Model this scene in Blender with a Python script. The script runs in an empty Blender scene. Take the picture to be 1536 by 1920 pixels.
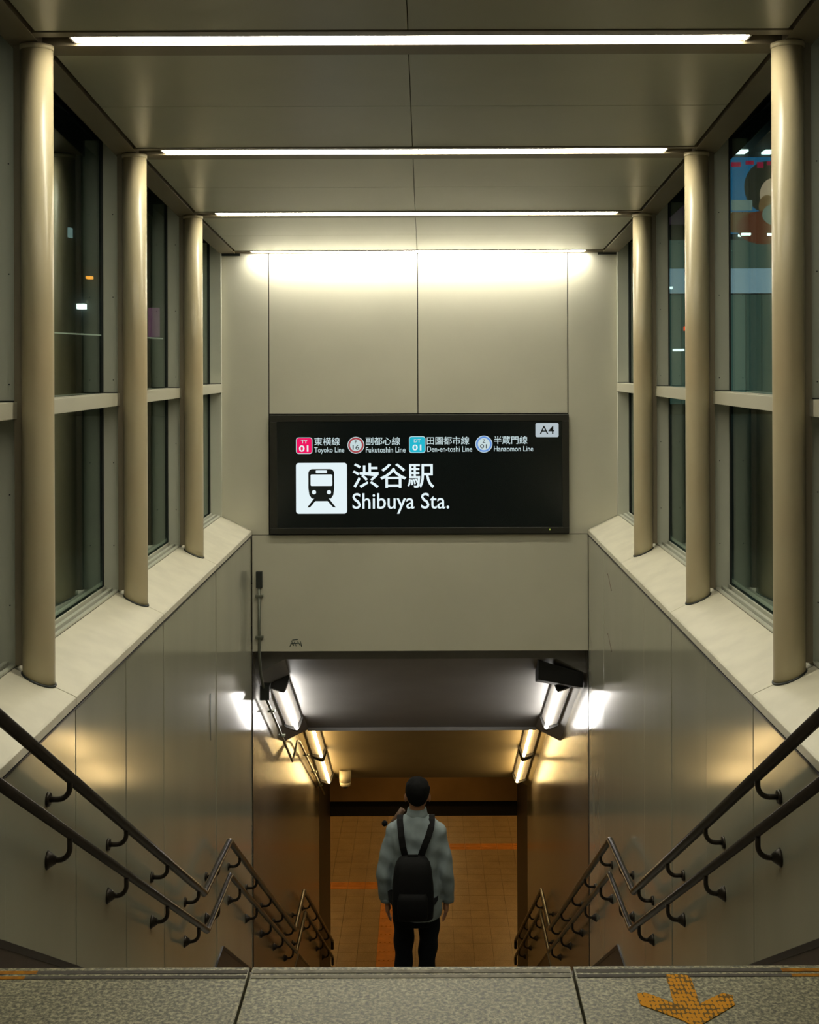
import bpy, bmesh, math, random
from mathutils import Vector, Matrix
random.seed(7)
S = bpy.context.scene
COL = S.collection
PI = math.pi

# ------------------------------------------------------------------ camera
CZ = 1.5                                   # eye height above the upper floor
cam_d = bpy.data.cameras.new('camera')
cam = bpy.data.objects.new('camera', cam_d); COL.objects.link(cam)
cam_d.sensor_fit = 'HORIZONTAL'; cam_d.sensor_width = 36
cam_d.lens = 2400/1536*36
cam_d.shift_x = -30/1536
cam_d.shift_y = -273/1536
cam_d.clip_start = .05; cam_d.clip_end = 300
cam.location = (0, 0, CZ)
cam.rotation_euler = (PI/2, math.radians(.2), 0)
S.camera = cam

# ------------------------------------------------------------------ world, exposure
w = bpy.data.worlds.new('night'); S.world = w; w.use_nodes = True
w.node_tree.nodes['Background'].inputs[0].default_value = (.10, .16, .20, 1)
w.node_tree.nodes['Background'].inputs[1].default_value = .035
S.view_settings.view_transform = 'Standard'
S.view_settings.look = 'None'
S.view_settings.exposure = 0.0
S.view_settings.gamma = 1
S.view_settings.use_curve_mapping = False

E_MAIN = 50.0        # long ceiling lights
E_COOL = 44.0        # first pair of tunnel tubes
E_WARM = 38.0        # lower tunnel tubes
E_HALL = 42.0         # lamps of the lower hall

# ------------------------------------------------------------------ materials
def srgb(r, g, b):
    f = lambda c: (c/12.92 if c <= .04045 else ((c+.055)/1.055)**2.4)
    return (f(r/255), f(g/255), f(b/255), 1)

def new_mat(name):
    m = bpy.data.materials.new(name); m.use_nodes = True
    nt = m.node_tree
    return m, nt, nt.nodes['Principled BSDF']

def mat(name, col, rough=.5, metal=0, spec=.5, var=0, vscale=3, bump=0, bscale=200, stretch=None, col2=None, coat=0):
    m, nt, p = new_mat(name)
    p.inputs['Base Color'].default_value = col
    p.inputs['Roughness'].default_value = rough
    p.inputs['Metallic'].default_value = metal
    p.inputs['Specular IOR Level'].default_value = spec
    p.inputs['Coat Weight'].default_value = coat
    tc = nt.nodes.new('ShaderNodeTexCoord')
    mp = nt.nodes.new('ShaderNodeMapping'); nt.links.new(tc.outputs['Object'], mp.inputs[0])
    if stretch: mp.inputs['Scale'].default_value = stretch
    if var or col2:
        n = nt.nodes.new('ShaderNodeTexNoise'); n.inputs['Scale'].default_value = vscale; n.inputs['Detail'].default_value = 5
        nt.links.new(mp.outputs[0], n.inputs['Vector'])
        r = nt.nodes.new('ShaderNodeValToRGB')
        c2 = col2 if col2 else tuple(c*(1-var) for c in col[:3])+(1,)
        r.color_ramp.elements[0].position = .35; r.color_ramp.elements[0].color = c2
        r.color_ramp.elements[1].position = .65; r.color_ramp.elements[1].color = col
        nt.links.new(n.outputs['Fac'], r.inputs[0]); nt.links.new(r.outputs[0], p.inputs['Base Color'])
    if bump:
        n = nt.nodes.new('ShaderNodeTexNoise'); n.inputs['Scale'].default_value = bscale; n.inputs['Detail'].default_value = 2
        nt.links.new(mp.outputs[0], n.inputs['Vector'])
        b = nt.nodes.new('ShaderNodeBump'); b.inputs['Strength'].default_value = bump; b.inputs['Distance'].default_value = .002
        nt.links.new(n.outputs['Fac'], b.inputs['Height']); nt.links.new(b.outputs[0], p.inputs['Normal'])
    return m

def emit(name, col, strength):
    m = bpy.data.materials.new(name); m.use_nodes = True
    nt = m.node_tree; nt.nodes.clear()
    e = nt.nodes.new('ShaderNodeEmission'); e.inputs[0].default_value = col; e.inputs[1].default_value = strength
    o = nt.nodes.new('ShaderNodeOutputMaterial'); nt.links.new(e.outputs[0], o.inputs[0])
    return m

def granite(name, a, b, c, rough=.45):
    m, nt, p = new_mat(name)
    tc = nt.nodes.new('ShaderNodeTexCoord')
    n = nt.nodes.new('ShaderNodeTexNoise'); n.inputs['Scale'].default_value = 95; n.inputs['Detail'].default_value = 3; n.inputs['Roughness'].default_value = .7
    n2 = nt.nodes.new('ShaderNodeTexNoise'); n2.inputs['Scale'].default_value = 4; n2.inputs['Detail'].default_value = 3
    nt.links.new(tc.outputs['Object'], n.inputs['Vector']); nt.links.new(tc.outputs['Object'], n2.inputs['Vector'])
    r = nt.nodes.new('ShaderNodeValToRGB'); e = r.color_ramp.elements
    e[0].position = .34; e[0].color = a; e[1].position = .62; e[1].color = c
    k = e.new(.48); k.color = b
    nt.links.new(n.outputs['Fac'], r.inputs[0])
    mx = nt.nodes.new('ShaderNodeMix'); mx.data_type = 'RGBA'; mx.blend_type = 'MULTIPLY'; mx.inputs[0].default_value = .5
    r2 = nt.nodes.new('ShaderNodeValToRGB'); r2.color_ramp.elements[0].position = .3; r2.color_ramp.elements[0].color = (.55, .55, .55, 1)
    r2.color_ramp.elements[1].position = .7
    nt.links.new(n2.outputs['Fac'], r2.inputs[0])
    nt.links.new(r.outputs[0], mx.inputs[6]); nt.links.new(r2.outputs[0], mx.inputs[7])
    nt.links.new(mx.outputs[2], p.inputs['Base Color'])
    p.inputs['Roughness'].default_value = rough
    b = nt.nodes.new('ShaderNodeBump'); b.inputs['Strength'].default_value = .25; b.inputs['Distance'].default_value = .001
    nt.links.new(n.outputs['Fac'], b.inputs['Height']); nt.links.new(b.outputs[0], p.inputs['Normal'])
    return m

def tiled(name, ca, cb, grout, size, rough, rowh=None, bump=.5):
    """small glossy wall tiles: fine relief only"""
    m, nt, p = new_mat(name)
    tc = nt.nodes.new('ShaderNodeTexCoord')
    sep = nt.nodes.new('ShaderNodeSeparateXYZ'); nt.links.new(tc.outputs['Object'], sep.inputs[0])
    cmb = nt.nodes.new('ShaderNodeCombineXYZ')
    nt.links.new(sep.outputs['Y'], cmb.inputs['X']); nt.links.new(sep.outputs['Z'], cmb.inputs['Y'])
    br = nt.nodes.new('ShaderNodeTexBrick'); br.offset = 0
    br.inputs['Scale'].default_value = 1; br.inputs['Brick Width'].default_value = size; br.inputs['Row Height'].default_value = rowh or size
    br.inputs['Mortar Size'].default_value = .003; br.inputs['Mortar Smooth'].default_value = .3
    br.inputs['Color1'].default_value = ca; br.inputs['Color2'].default_value = cb; br.inputs['Mortar'].default_value = grout
    nt.links.new(cmb.outputs[0], br.inputs['Vector']); nt.links.new(br.outputs['Color'], p.inputs['Base Color'])
    n = nt.nodes.new('ShaderNodeTexNoise'); n.inputs['Scale'].default_value = 9
    nt.links.new(tc.outputs['Object'], n.inputs['Vector'])
    mth = nt.nodes.new('ShaderNodeMath'); mth.operation = 'MULTIPLY_ADD'; mth.inputs[1].default_value = -1
    nt.links.new(br.outputs['Fac'], mth.inputs[0]); nt.links.new(n.outputs['Fac'], mth.inputs[2])
    b = nt.nodes.new('ShaderNodeBump'); b.inputs['Strength'].default_value = bump; b.inputs['Distance'].default_value = .003
    nt.links.new(mth.outputs[0], b.inputs['Height']); nt.links.new(b.outputs[0], p.inputs['Normal'])
    p.inputs['Roughness'].default_value = rough
    return m

def glass_mat():
    m = bpy.data.materials.new('window glass'); m.use_nodes = True
    nt = m.node_tree; nt.nodes.clear()
    g = nt.nodes.new('ShaderNodeNewGeometry')
    io = nt.nodes.new('ShaderNodeMix'); io.data_type = 'FLOAT'
    io.inputs[2].default_value = 1.5; io.inputs[3].default_value = 1/1.5
    nt.links.new(g.outputs['Backfacing'], io.inputs[0])
    f = nt.nodes.new('ShaderNodeFresnel'); nt.links.new(io.outputs[0], f.inputs['IOR'])
    t = nt.nodes.new('ShaderNodeBsdfTransparent'); t.inputs[0].default_value = (.74, .82, .79, 1)
    gl = nt.nodes.new('ShaderNodeBsdfGlossy'); gl.inputs['Color'].default_value = (.85, .95, .92, 1); gl.inputs['Roughness'].default_value = .015
    mx = nt.nodes.new('ShaderNodeMixShader'); nt.links.new(f.outputs[0], mx.inputs[0])
    nt.links.new(t.outputs[0], mx.inputs[1]); nt.links.new(gl.outputs[0], mx.inputs[2])
    o = nt.nodes.new('ShaderNodeOutputMaterial'); nt.links.new(mx.outputs[0], o.inputs[0])
    return m

M = dict(
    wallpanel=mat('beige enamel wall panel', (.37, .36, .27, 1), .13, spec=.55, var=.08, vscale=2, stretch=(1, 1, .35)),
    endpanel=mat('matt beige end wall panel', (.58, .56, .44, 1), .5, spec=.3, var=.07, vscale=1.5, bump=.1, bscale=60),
    coping=mat('pale stone coloured coping', (.66, .62, .48, 1), .42, spec=.4, var=.1, vscale=7, bump=.08, bscale=300),
    column=mat('cream painted steel column', (.47, .42, .27, 1), .33, spec=.5, col2=(.42, .34, .20, 1), vscale=1.6, stretch=(1, 1, .7)),
    ceil=mat('satin ceiling panel', (.38, .37, .27, 1), .32, spec=.5, var=.08, vscale=2),
    beam=mat('brown painted beam', (.20, .165, .105, 1), .42, spec=.4, var=.1),
    dark=mat('black joint', (.008, .008, .007, 1), .8),
    gasket=mat('dark gasket', (.02, .024, .02, 1), .5),
    alu=mat('grey green aluminium frame', (.58, .58, .47, 1), .42, metal=.1, var=.05),
    transom=mat('beige transom', (.44, .42, .32, 1), .4),
    granite=granite('speckled granite slab', (.035, .032, .018, 1), (.145, .135, .078, 1), (.38, .35, .21, 1)),
    step=granite('granite step', (.07, .06, .045, 1), (.17, .15, .11, 1), (.30, .27, .20, 1)),
    strip=mat('dark anti slip strip', (.035, .028, .020, 1), .75, col2=(.06, .05, .035, 1), vscale=40),
    stripworn=mat('worn anti slip strip', (.13, .115, .08, 1), .75, col2=(.22, .20, .15, 1), vscale=30),
    stripor=mat('orange anti slip strip', (.36, .15, .006, 1), .8, spec=.1, col2=(.22, .09, .012, 1), vscale=40),
    skirt=mat('dark brown skirting stone', (.055, .04, .03, 1), .4, var=.3, vscale=20),
    skirttrim=mat('black skirting trim', (.012, .012, .012, 1), .4),
    rail=mat('dark bronze handrail', (.035, .027, .02, 1), .28, metal=.3, var=.2, vscale=12),
    railarm=mat('dark bracket metal', (.035, .028, .02, 1), .4, metal=.6),
    tunnelwall=tiled('brown glossy mosaic wall', (.125, .108, .075, 1), (.105, .09, .062, 1), (.05, .04, .025, 1), .10, .23, rowh=.05, bump=.35),
    tunnelceil=mat('grey tunnel ceiling', (.24, .23, .215, 1), .5, var=.1),
    lowceil=mat('brown tunnel ceiling', (.22, .175, .10, 1), .55, var=.1),
    pier=mat('black pier cladding', (.015, .012, .008, 1), .5),
    lintel=mat('brown lintel', (.30, .17, .06, 1), .5, var=.2),
    hallfloor=granite('tan hall floor tile', (.20, .13, .06, 1), (.33, .22, .10, 1), (.42, .29, .15, 1), .35),
    hallbase=mat('hall floor screed', (.12, .08, .04, 1), .7),
    tactile=mat('orange tactile tile', (.62, .22, .02, 1), .5, var=.2, vscale=8),
    reflector=mat('white enamel reflector', (.72, .68, .62, 1), .3),
    fixdark=mat('dark fixture end cap', (.03, .028, .025, 1), .5),
    box=mat('matt black equipment box', (.008, .008, .008, 1), .6),
    pipe=mat('grey conduit', (.16, .17, .13, 1), .35, metal=.4),
    camhouse=mat('cream camera housing', (.55, .50, .36, 1), .4),
    smoke=mat('smoked dome', (.01, .01, .01, 1), .1),
    signframe=mat('dark sign frame', (.018, .018, .013, 1), .35),
    signface=mat('black sign face', (.004, .008, .009, 1), .22),
    glass=glass_mat(),
    ink=mat('black ink', (.03, .05, .045, 1), .6),
    scuff=mat('brown scuff', (.10, .07, .045, 1), .7),
    skin=mat('skin', (.42, .20, .10, 1), .5),
    hair=mat('black hair', (.005, .005, .005, 1), .85, spec=.15, bump=.6, bscale=150),
    shirt=mat('pale blue grey shirt', (.27, .325, .335, 1), .9, spec=.2, var=.22, vscale=9, bump=.5, bscale=18),
    trouser=mat('black trousers', (.008, .010, .012, 1), .9, spec=.15, var=.2, vscale=9, bump=.5, bscale=16),
    shoe=mat('black shoes', (.01, .01, .01, 1), .4),
    pack=mat('black nylon backpack', (.004, .004, .004, 1), .8, spec=.2, bump=.2, bscale=60),
    rod=mat('brown rod', (.12, .065, .035, 1), .6),
    facade=mat('night facade', (.035, .045, .045, 1), .7, var=.3),
    asphalt=mat('street paving', (.06, .065, .06, 1), .7, var=.3, vscale=10),
    arrowm=None,
)
WARMW = (1, .95, .78, 1)
M['lamp'] = emit('long tube light', WARMW, E_MAIN)
M['lampnew'] = emit('brighter tube light', (1, .96, .84, 1), E_MAIN*1.35)
M['cooltube'] = emit('cool fluorescent tube', (1, .96, .90, 1), E_COOL)
M['warmtube'] = emit('warm fluorescent tube', (1, .68, .28, 1), E_WARM)
M['halllamp'] = emit('hall lamp', (1, .61, .20, 1), E_HALL)
M['lit'] = emit('backlit white lettering', (.78, .90, .93, 1), 1.0)
M['litsmall'] = emit('backlit small lettering', (.62, .76, .78, 1), .9)
M['litdim'] = emit('backlit grey plate', (.50, .58, .62, 1), .9)
M['pink'] = emit('backlit crimson', (.95, .01, .13, 1), .9)
M['cyan'] = emit('backlit cyan', (.02, .52, .68, 1), .9)
M['redring'] = emit('backlit brick red ring', (.42, .07, .08, 1), .9)
M['bluering'] = emit('backlit blue ring', (.16, .34, .78, 1), .9)
M['signdark'] = mat('sign dark print', (.005, .012, .014, 1), .4)

def arrow_material():
    m, nt, p = new_mat('worn orange arrow sheet')
    tc = nt.nodes.new('ShaderNodeTexCoord')
    v = nt.nodes.new('ShaderNodeTexVoronoi'); v.inputs['Scale'].default_value = 95; v.inputs['Randomness'].default_value = .35
    mp = nt.nodes.new('ShaderNodeMapping'); mp.inputs['Scale'].default_value = (1, .55, 1)
    nt.links.new(tc.outputs['Object'], mp.inputs[0]); nt.links.new(mp.outputs[0], v.inputs['Vector'])
    n = nt.nodes.new('ShaderNodeTexNoise'); n.inputs['Scale'].default_value = 11; n.inputs['Detail'].default_value = 3
    nt.links.new(tc.outputs['Object'], n.inputs['Vector'])
    a = nt.nodes.new('ShaderNodeMath'); a.operation = 'MULTIPLY_ADD'; a.inputs[1].default_value = 1.6
    nt.links.new(n.outputs['Fac'], a.inputs[0]); nt.links.new(v.outputs['Distance'], a.inputs[2])
    r = nt.nodes.new('ShaderNodeValToRGB'); e = r.color_ramp.elements
    e[0].position = .98; e[0].color = (.55, .235, .006, 1); e[1].position = 1.0; e[1].color = (.14, .08, .015, 1)
    nt.links.new(a.outputs[0], r.inputs[0]); 
    a.inputs[1].default_value = 1.05
    nt.links.new(r.outputs[0], p.inputs['Base Color'])
    p.inputs['Roughness'].default_value = .7; p.inputs['Specular IOR Level'].default_value = .12
    e[0].position = .97; e[1].position = 1.0
    return m
M['arrowm'] = arrow_material()

# ------------------------------------------------------------------ helpers
def box(bm, x0, x1, y0, y1, z0, z1):
    if x0 > x1: x0, x1 = x1, x0
    v = [bm.verts.new(p) for p in ((x0,y0,z0),(x1,y0,z0),(x1,y1,z0),(x0,y1,z0),(x0,y0,z1),(x1,y0,z1),(x1,y1,z1),(x0,y1,z1))]
    for f in ((0,3,2,1),(4,5,6,7),(0,1,5,4),(1,2,6,5),(2,3,7,6),(3,0,4,7)):
        bm.faces.new([v[i] for i in f])

def hexa(bm, p):
    """8 points: bottom ring 0-3, top ring 4-7"""
    v = [bm.verts.new(q) for q in p]
    for f in ((0,3,2,1),(4,5,6,7),(0,1,5,4),(1,2,6,5),(2,3,7,6),(3,0,4,7)):
        bm.faces.new([v[i] for i in f])

def prism(bm, sec, y0, dz0, y1, dz1):
    """cross-section [(x,z)] extruded from depth y0 to y1 with vertical offsets"""
    a = [bm.verts.new((x, y0, z+dz0)) for x, z in sec]
    b = [bm.verts.new((x, y1, z+dz1)) for x, z in sec]
    n = len(sec)
    bm.faces.new(a); bm.faces.new(b[::-1])
    for i in range(n):
        bm.faces.new((a[i], b[i], b[(i+1) % n], a[(i+1) % n]))

def tube(bm, pts, r, n=12, cap=True):
    pts = [Vector(p) for p in pts]
    rs = r if isinstance(r, (list, tuple)) else [r]*len(pts)
    rings = []; up = None
    for i, p in enumerate(pts):
        a = (pts[i]-pts[i-1]).normalized() if i else None
        b = (pts[i+1]-pts[i]).normalized() if i < len(pts)-1 else None
        t = (a+b).normalized() if a and b else (a or b)
        if up is None:
            up = Vector((0,0,1)) if abs(t.z) < .9 else Vector((1,0,0))
        u = t.cross(up).normalized(); v = u.cross(t).normalized(); up = v
        k = 1/max(.5, t.dot(b)) if (a and b) else 1
        rings.append([bm.verts.new(p + (u*math.cos(q)+v*math.sin(q))*rs[i]*(k if False else 1)) for q in [2*PI*j/n for j in range(n)]])
    for A, B in zip(rings, rings[1:]):
        for j in range(n):
            f = bm.faces.new((A[j], A[(j+1) % n], B[(j+1) % n], B[j])); f.smooth = True
    if cap:
        bm.faces.new(rings[0][::-1]); bm.faces.new(rings[-1])

def cyl(bm, x, y, z0, z1, r, n=32, r1=None):
    tube(bm, [(x,y,z0),(x,y,z1)], [r, r if r1 is None else r1], n)

def poly(bm, pts, th, axis='z'):
    """flat outline given as 3D points, thickened"""
    a = [bm.verts.new(p) for p in pts]
    d = Vector((0,0,th)) if axis == 'z' else Vector((0,th,0))
    b = [bm.verts.new(Vector(p)+d) for p in pts]
    n = len(a)
    bm.faces.new(a); bm.faces.new(b[::-1])
    for i in range(n): bm.faces.new((a[i], b[i], b[(i+1) % n], a[(i+1) % n]))

def finish(bm):
    bmesh.ops.recalc_face_normals(bm, faces=bm.faces)

def obj(name, bm, m, parent=None, bevel=0, smooth=False, loc=None):
    finish(bm)
    me = bpy.data.meshes.new(name); bm.to_mesh(me); bm.free()
    if smooth:
        for f in me.polygons: f.use_smooth = True
    me.materials.append(m if not isinstance(m, str) else M[m])
    o = bpy.data.objects.new(name, me); COL.objects.link(o)
    if loc is not None: o.location = loc
    if parent: o.parent = parent
    if bevel:
        b = o.modifiers.new('bevel', 'BEVEL'); b.width = bevel; b.segments = 2; b.limit_method = 'ANGLE'
    return o

def nb(): return bmesh.new()

def bxo(name, m, parent, *d, bevel=0):
    bm = nb(); box(bm, *d); return obj(name, bm, m, parent, bevel)

def tag(o, label=None, cat=None, group=None, kind=None):
    if label: o['label'] = label
    if cat: o['category'] = cat
    if group: o['group'] = group
    if kind: o['kind'] = kind
    return o

def thing(name, label, cat, loc=(0,0,0), group=None):
    o = bpy.data.objects.new(name, None); COL.objects.link(o); o.location = loc
    o.empty_display_size = .1
    return tag(o, label, cat, group)

def setting(name, label, cat):
    o = bpy.data.objects.new(name, None); COL.objects.link(o); o.empty_display_size = .1
    return tag(o, label, cat, kind='structure')

XC = -.05
def X(side, half): return XC + side*half
def zh(h): return CZ - h                   # h: metres below the eye
SIDES = ((-1, 'left'), (1, 'right'))

# key sizes
WALL = 1.375; YE = 10.45; BAY = 1.74; COLS = [3.45, 5.19, 6.93, 8.67]
RAILH = 1.29
# ceiling profile (depth, height above eye)
CN = [(1.7, 1.655), (3.45, 1.485), (5.17, 1.310), (6.92, 1.156), (8.66, 1.030), (YE, .929)]
def zc(y):
    for (a, za), (b, zb) in zip(CN, CN[1:]):
        if y <= b: return CZ + za + (zb-za)*(y-a)/(b-a)
    return CZ + CN[-1][1]

# stairs: nosing depth, tread, riser, count
RIS = .168
FL = [(3.2, .297, 16, 1.5), (8.86, .287, 15, 1.5+16*RIS), (14.15, .287, 14, 1.5+31*RIS)]
H1 = 1.5+16*RIS; H2 = 1.5+31*RIS; H3 = 1.5+45*RIS          # landing 1, landing 2, hall floor

# ------------------------------------------------------------------ upper floor
floor = setting('floor', 'speckled granite slab floor at the head of the stairs', 'floor')
bxo('bedding', 'dark', floor, -6, 6, -3.0, 3.17, -.25, -.034)
rows = [(2.56, 3.20), (1.9, 2.56), (1.24, 1.9), (.58, 1.24), (-.08, .58), (-.74, -.08)]
jx = [-.441 + .801*k for k in range(-5, 7)]
for ri, (a, b) in enumerate(rows):
    for x0, x1 in zip(jx, jx[1:]):
        if ri == 0:
            x0, x1 = max(x0, X(-1, WALL)), min(x1, X(1, WALL))
            if x1-x0 < .02: continue
        bm = nb()
        box(bm, x0+.003, x1-.003, a+.003, b, -.032, 0)
        obj('floor_slab', bm, 'granite', floor, bevel=.002)
# anti slip strips in the nosing slabs
for y0, y1, lo, ro in ((3.165, 3.181, -.968, .877), (3.139, 3.153, -.99, .895)):
    for x0, x1, m in ((X(-1, WALL)+.004, lo, 'stripor'), (lo, -.447, 'strip'), (-.433, .05, 'stripworn'), (.05, .352, 'stripworn'),
                      (.368, ro, 'strip'), (ro, X(1, WALL)-.004, 'stripor')):
        o = bxo('anti_slip_strip', m, floor, x0, x1, y0, y1, -.001, .0012)
        if m == 'stripor': o['label'] = 'orange anti-slip strip'
        if m == 'stripworn': o['label'] = 'worn pale anti-slip strip'

# arrow on the floor
def fl(px, py):
    d = 2400*CZ/(py-687); return ((px-798)*d/2400, d, .0005)
AR = [(1244.4,1829.7),(1264,1829.5),(1285,1831),(1292,1837.5),(1300,1860),(1308.4,1885.2),(1330,1874),(1352,1864.8),(1360,1867),(1371,1870.3),(1371,1878),(1374,1887.5),
      (1350,1902),(1324,1917),(1300,1930),(1278.8,1917),(1240,1902),(1197.5,1886.7),(1193,1875),(1191.3,1865.6),(1205.3,1863.3),(1232,1873),(1260,1884.4),(1254,1866),(1252,1851.6),(1247,1842)]
bm = nb(); poly(bm, [fl(*p) for p in AR], .0015)
ar = obj('floor_arrow', bm, 'arrowm'); tag(ar, 'worn orange arrow sheet stuck on the granite floor, pointing at the viewer', 'arrow')

# ------------------------------------------------------------------ stairs
stairs = setting('floor_stairs', 'granite staircase in three flights going down', 'stairs')
for (y, t, n, h) in FL:
    for i in range(n):
        last = i == n-1
        hh = h + RIS*(i+1)
        y0 = y + t*i
        if not last:
            bxo('step', 'step', stairs, X(-1, WALL)+.002, X(1, WALL)-.002, y0-.02, y0+t, zh(hh)-.28, zh(hh))
bxo('riser', 'step', stairs, X(-1, WALL)+.002, X(1, WALL)-.002, 3.15, 3.185, -.19, -.034)
bxo('landing', 'step', stairs, X(-1, WALL)+.002, X(1, WALL)-.002, FL[0][0]+15*FL[0][1]-.02, FL[1][0], zh(H1)-.3, zh(H1))
bxo('landing', 'step', stairs, X(-1, WALL)+.002, X(1, WALL)-.002, FL[1][0]+14*FL[1][1]-.02, FL[2][0], zh(H2)-.3, zh(H2))

# ------------------------------------------------------------------ side walls of the upper stairwell
def nose_h(y):
    y0, t, n, h = FL[0]
    if y < y0: return 1.5
    return min(h + (y-y0)/t*RIS, H1) if y < 8.95 else H1 + (y-8.95)/.287*RIS
for s, nm in SIDES:
    wl = setting('wall_'+nm, 'glossy beige panelled stairwell wall on the '+nm, 'wall')
    bm = nb()
    xi, xo = X(s, WALL+.012), X(s, WALL+.16)
    segs = [2.58, 3.2, 8.0, 8.95, YE+.02]
    for a, b in zip(segs, segs[1:]):
        A, B = zh(nose_h(a)+.45), zh(nose_h(b)+.45); T = zh(1.38)
        hexa(bm, [(xi,a,A),(xo,a,A),(xo,b,B),(xi,b,B),(xi,a,T),(xo,a,T),(xo,b,T),(xi,b,T)])
    obj('backing', bm, 'dark', wl)
    ys = [2.58, 3.45, 4.32, 5.19, 6.06, 6.93, 7.80, 8.67, 9.54, YE]
    for k, (a, b) in enumerate(zip(ys, ys[1:])):
        bm = nb()
        g = .0035
        a2, b2 = a+g, b-g
        t0 = random.uniform(-.0025, .0025); t1 = random.uniform(-.0025, .0025)
        x0a, x0b = X(s, WALL)+s*t0, X(s, WALL)+s*t1
        x1 = X(s, WALL+.013)
        A, B = zh(nose_h(a2)+.3), zh(nose_h(b2)+.3); T = zh(1.387)
        hexa(bm, [(x0a,a2,A),(x1,a2,A),(x1,b2,B),(x0b,b2,B),(x0a,a2,T),(x1,a2,T),(x1,b2,T),(x0b,b2,T)])
        obj('wall_panel', bm, 'wallpanel', wl, bevel=.0015)
    # coping
    cp = setting('trim_'+('1' if s < 0 else '2'), 'sloped pale coping along the top of the %s stair wall' % nm, 'coping')
    cj = [2.58, 3.45, 5.19, 6.93, 8.67, YE-.004]
    for a, b in zip(cj, cj[1:]):
        bm = nb()
        sec = [(X(s, WALL-.004), zh(1.372)), (X(s, WALL-.004), zh(1.338)), (X(s, WALL+.004), zh(1.331)), (X(s, 1.62), zh(1.218)), (X(s, 1.80), zh(1.218)), (X(s, 1.80), zh(1.50)), (X(s, WALL+.18), zh(1.50)), (X(s, WALL+.18), zh(1.372))]
        prism(bm, sec, a+.003, 0, b-.003, 0)
        obj('coping_slab', bm, 'coping', cp, bevel=.002)
    bm = nb(); box(bm, X(s, WALL+.02), X(s, 1.79), 2.6, YE-.02, zh(1.49), zh(1.365)); obj('joint_filler', bm, 'dark', cp)
    bm = nb()
    prism(bm, [(X(s, WALL-.006), zh(1.3745)), (X(s, WALL+.02), zh(1.3745)), (X(s, WALL+.02), zh(1.3815)), (X(s, WALL-.006), zh(1.3815))], 2.58, 0, YE-.004, 0)
    obj('shadow_gap_strip', bm, 'skirttrim', cp)  # black strip stands in for the shaded groove below the coping
    # skirting along the stairs
    sk = setting('baseboard_'+nm, 'dark stone skirting along the stairs on the '+nm, 'skirting')
    path = [(3.0, 1.26), (8.0-.03, -.49+.562*7.97), (8.89, 4.02), (YE, 4.02+.582*(YE-8.89)), (12.93, 4.02+.582*(12.93-8.89)), (14.12, 6.47), (17.95, 6.47+.582*3.83), (18.8, 8.80)]
    path[0] = (3.21, -.49+.562*3.21); path[1] = (8.03, 4.02)
    for (m, d0, d1, th, pn) in (('skirttrim', 0, .028, .010, 'top_trim'), ('skirt', .028, .36, .007, 'skirting_stone')):
        for (a, ha), (b, hb) in zip(path, path[1:]):
            bm = nb(); x0, x1 = X(s, WALL-th), X(s, WALL+.004)
            hexa(bm, [(x0,a,zh(ha+d1)),(x1,a,zh(ha+d1)),(x1,b,zh(hb+d1)),(x0,b,zh(hb+d1)),(x0,a,zh(ha+d0)),(x1,a,zh(ha+d0)),(x1,b,zh(hb+d0)),(x0,b,zh(hb+d0))])
            obj(pn, bm, m, sk)

# ------------------------------------------------------------------ end wall above the tunnel mouth
ew = setting('wall_end', 'beige panelled end wall above the tunnel mouth', 'wall')
bm = nb()
box(bm, X(-1, 1.80), X(1, 1.80), YE+.013, YE+.20, zh(1.378), zc(YE)+.12)
box(bm, X(-1, WALL), X(1, WALL), YE+.013, YE+.20, zh(2.31), zh(1.378))
obj('backing', bm, 'dark', ew)
ztop = zc(YE)+.06
g = .004
for x0, x1, z0, z1 in ((X(-1, 1.63), -1.280, zh(1.372), ztop), (-1.280, -.063, zh(.386), ztop), (-.063, 1.163, zh(.386), ztop), (1.163, X(1, 1.63), zh(1.372), ztop),
                       (X(-1, WALL), X(1, WALL), zh(2.325), zh(1.372))):
    bxo('wall_panel', 'endpanel', ew, x0+g, x1-g, YE, YE+.014, z0+g*.6, z1-g*.6, bevel=.0015)
bxo('soffit_edge', 'tunnelceil', ew, X(-1, WALL), X(1, WALL), YE+.014, YE+.20, zh(2.33), zh(2.31))

# ------------------------------------------------------------------ ceiling
ce = setting('ceiling', 'sloping satin panelled canopy ceiling', 'ceiling')
def slab_bm(h0, h1, ya, yb, dz0, dz1):
    """sloping slab between half widths (signed) following the ceiling"""
    bm = nb(); a, b = zc(ya), zc(yb)
    hexa(bm, [(h0,ya,a+dz0),(h1,ya,a+dz0),(h1,yb,b+dz0),(h0,yb,b+dz0),(h0,ya,a+dz1),(h1,ya,a+dz1),(h1,yb,b+dz1),(h0,yb,b+dz1)])
    return bm
for (a, _), (b, _) in zip(CN, CN[1:]):
    obj('roof_deck', slab_bm(X(-1, 1.85), X(1, 1.85), a, b, .13, .25), 'dark', ce)
BW = .135
LY = [3.42, 5.175, 6.925, 8.665]
BWS = [.135, .135, .12, .11]
edges = [1.7] + [e for y, bw in zip(LY, BWS) for e in (y-bw, y+bw)] + [YE-.14]
mid = -.065
for a, b in zip(edges[0::2], edges[1::2]):
    m2 = (a+b)/2
    for ya, yb in ((a+.007, m2-.0012), (m2+.0012, b-.007)):
        for x0, x1 in ((X(-1, 1.483), mid-.0015), (mid+.0015, X(1, 1.483))):
            obj('ceiling_panel', slab_bm(x0, x1, ya, yb, 0, .02), 'ceil', ce, bevel=.002)
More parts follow.
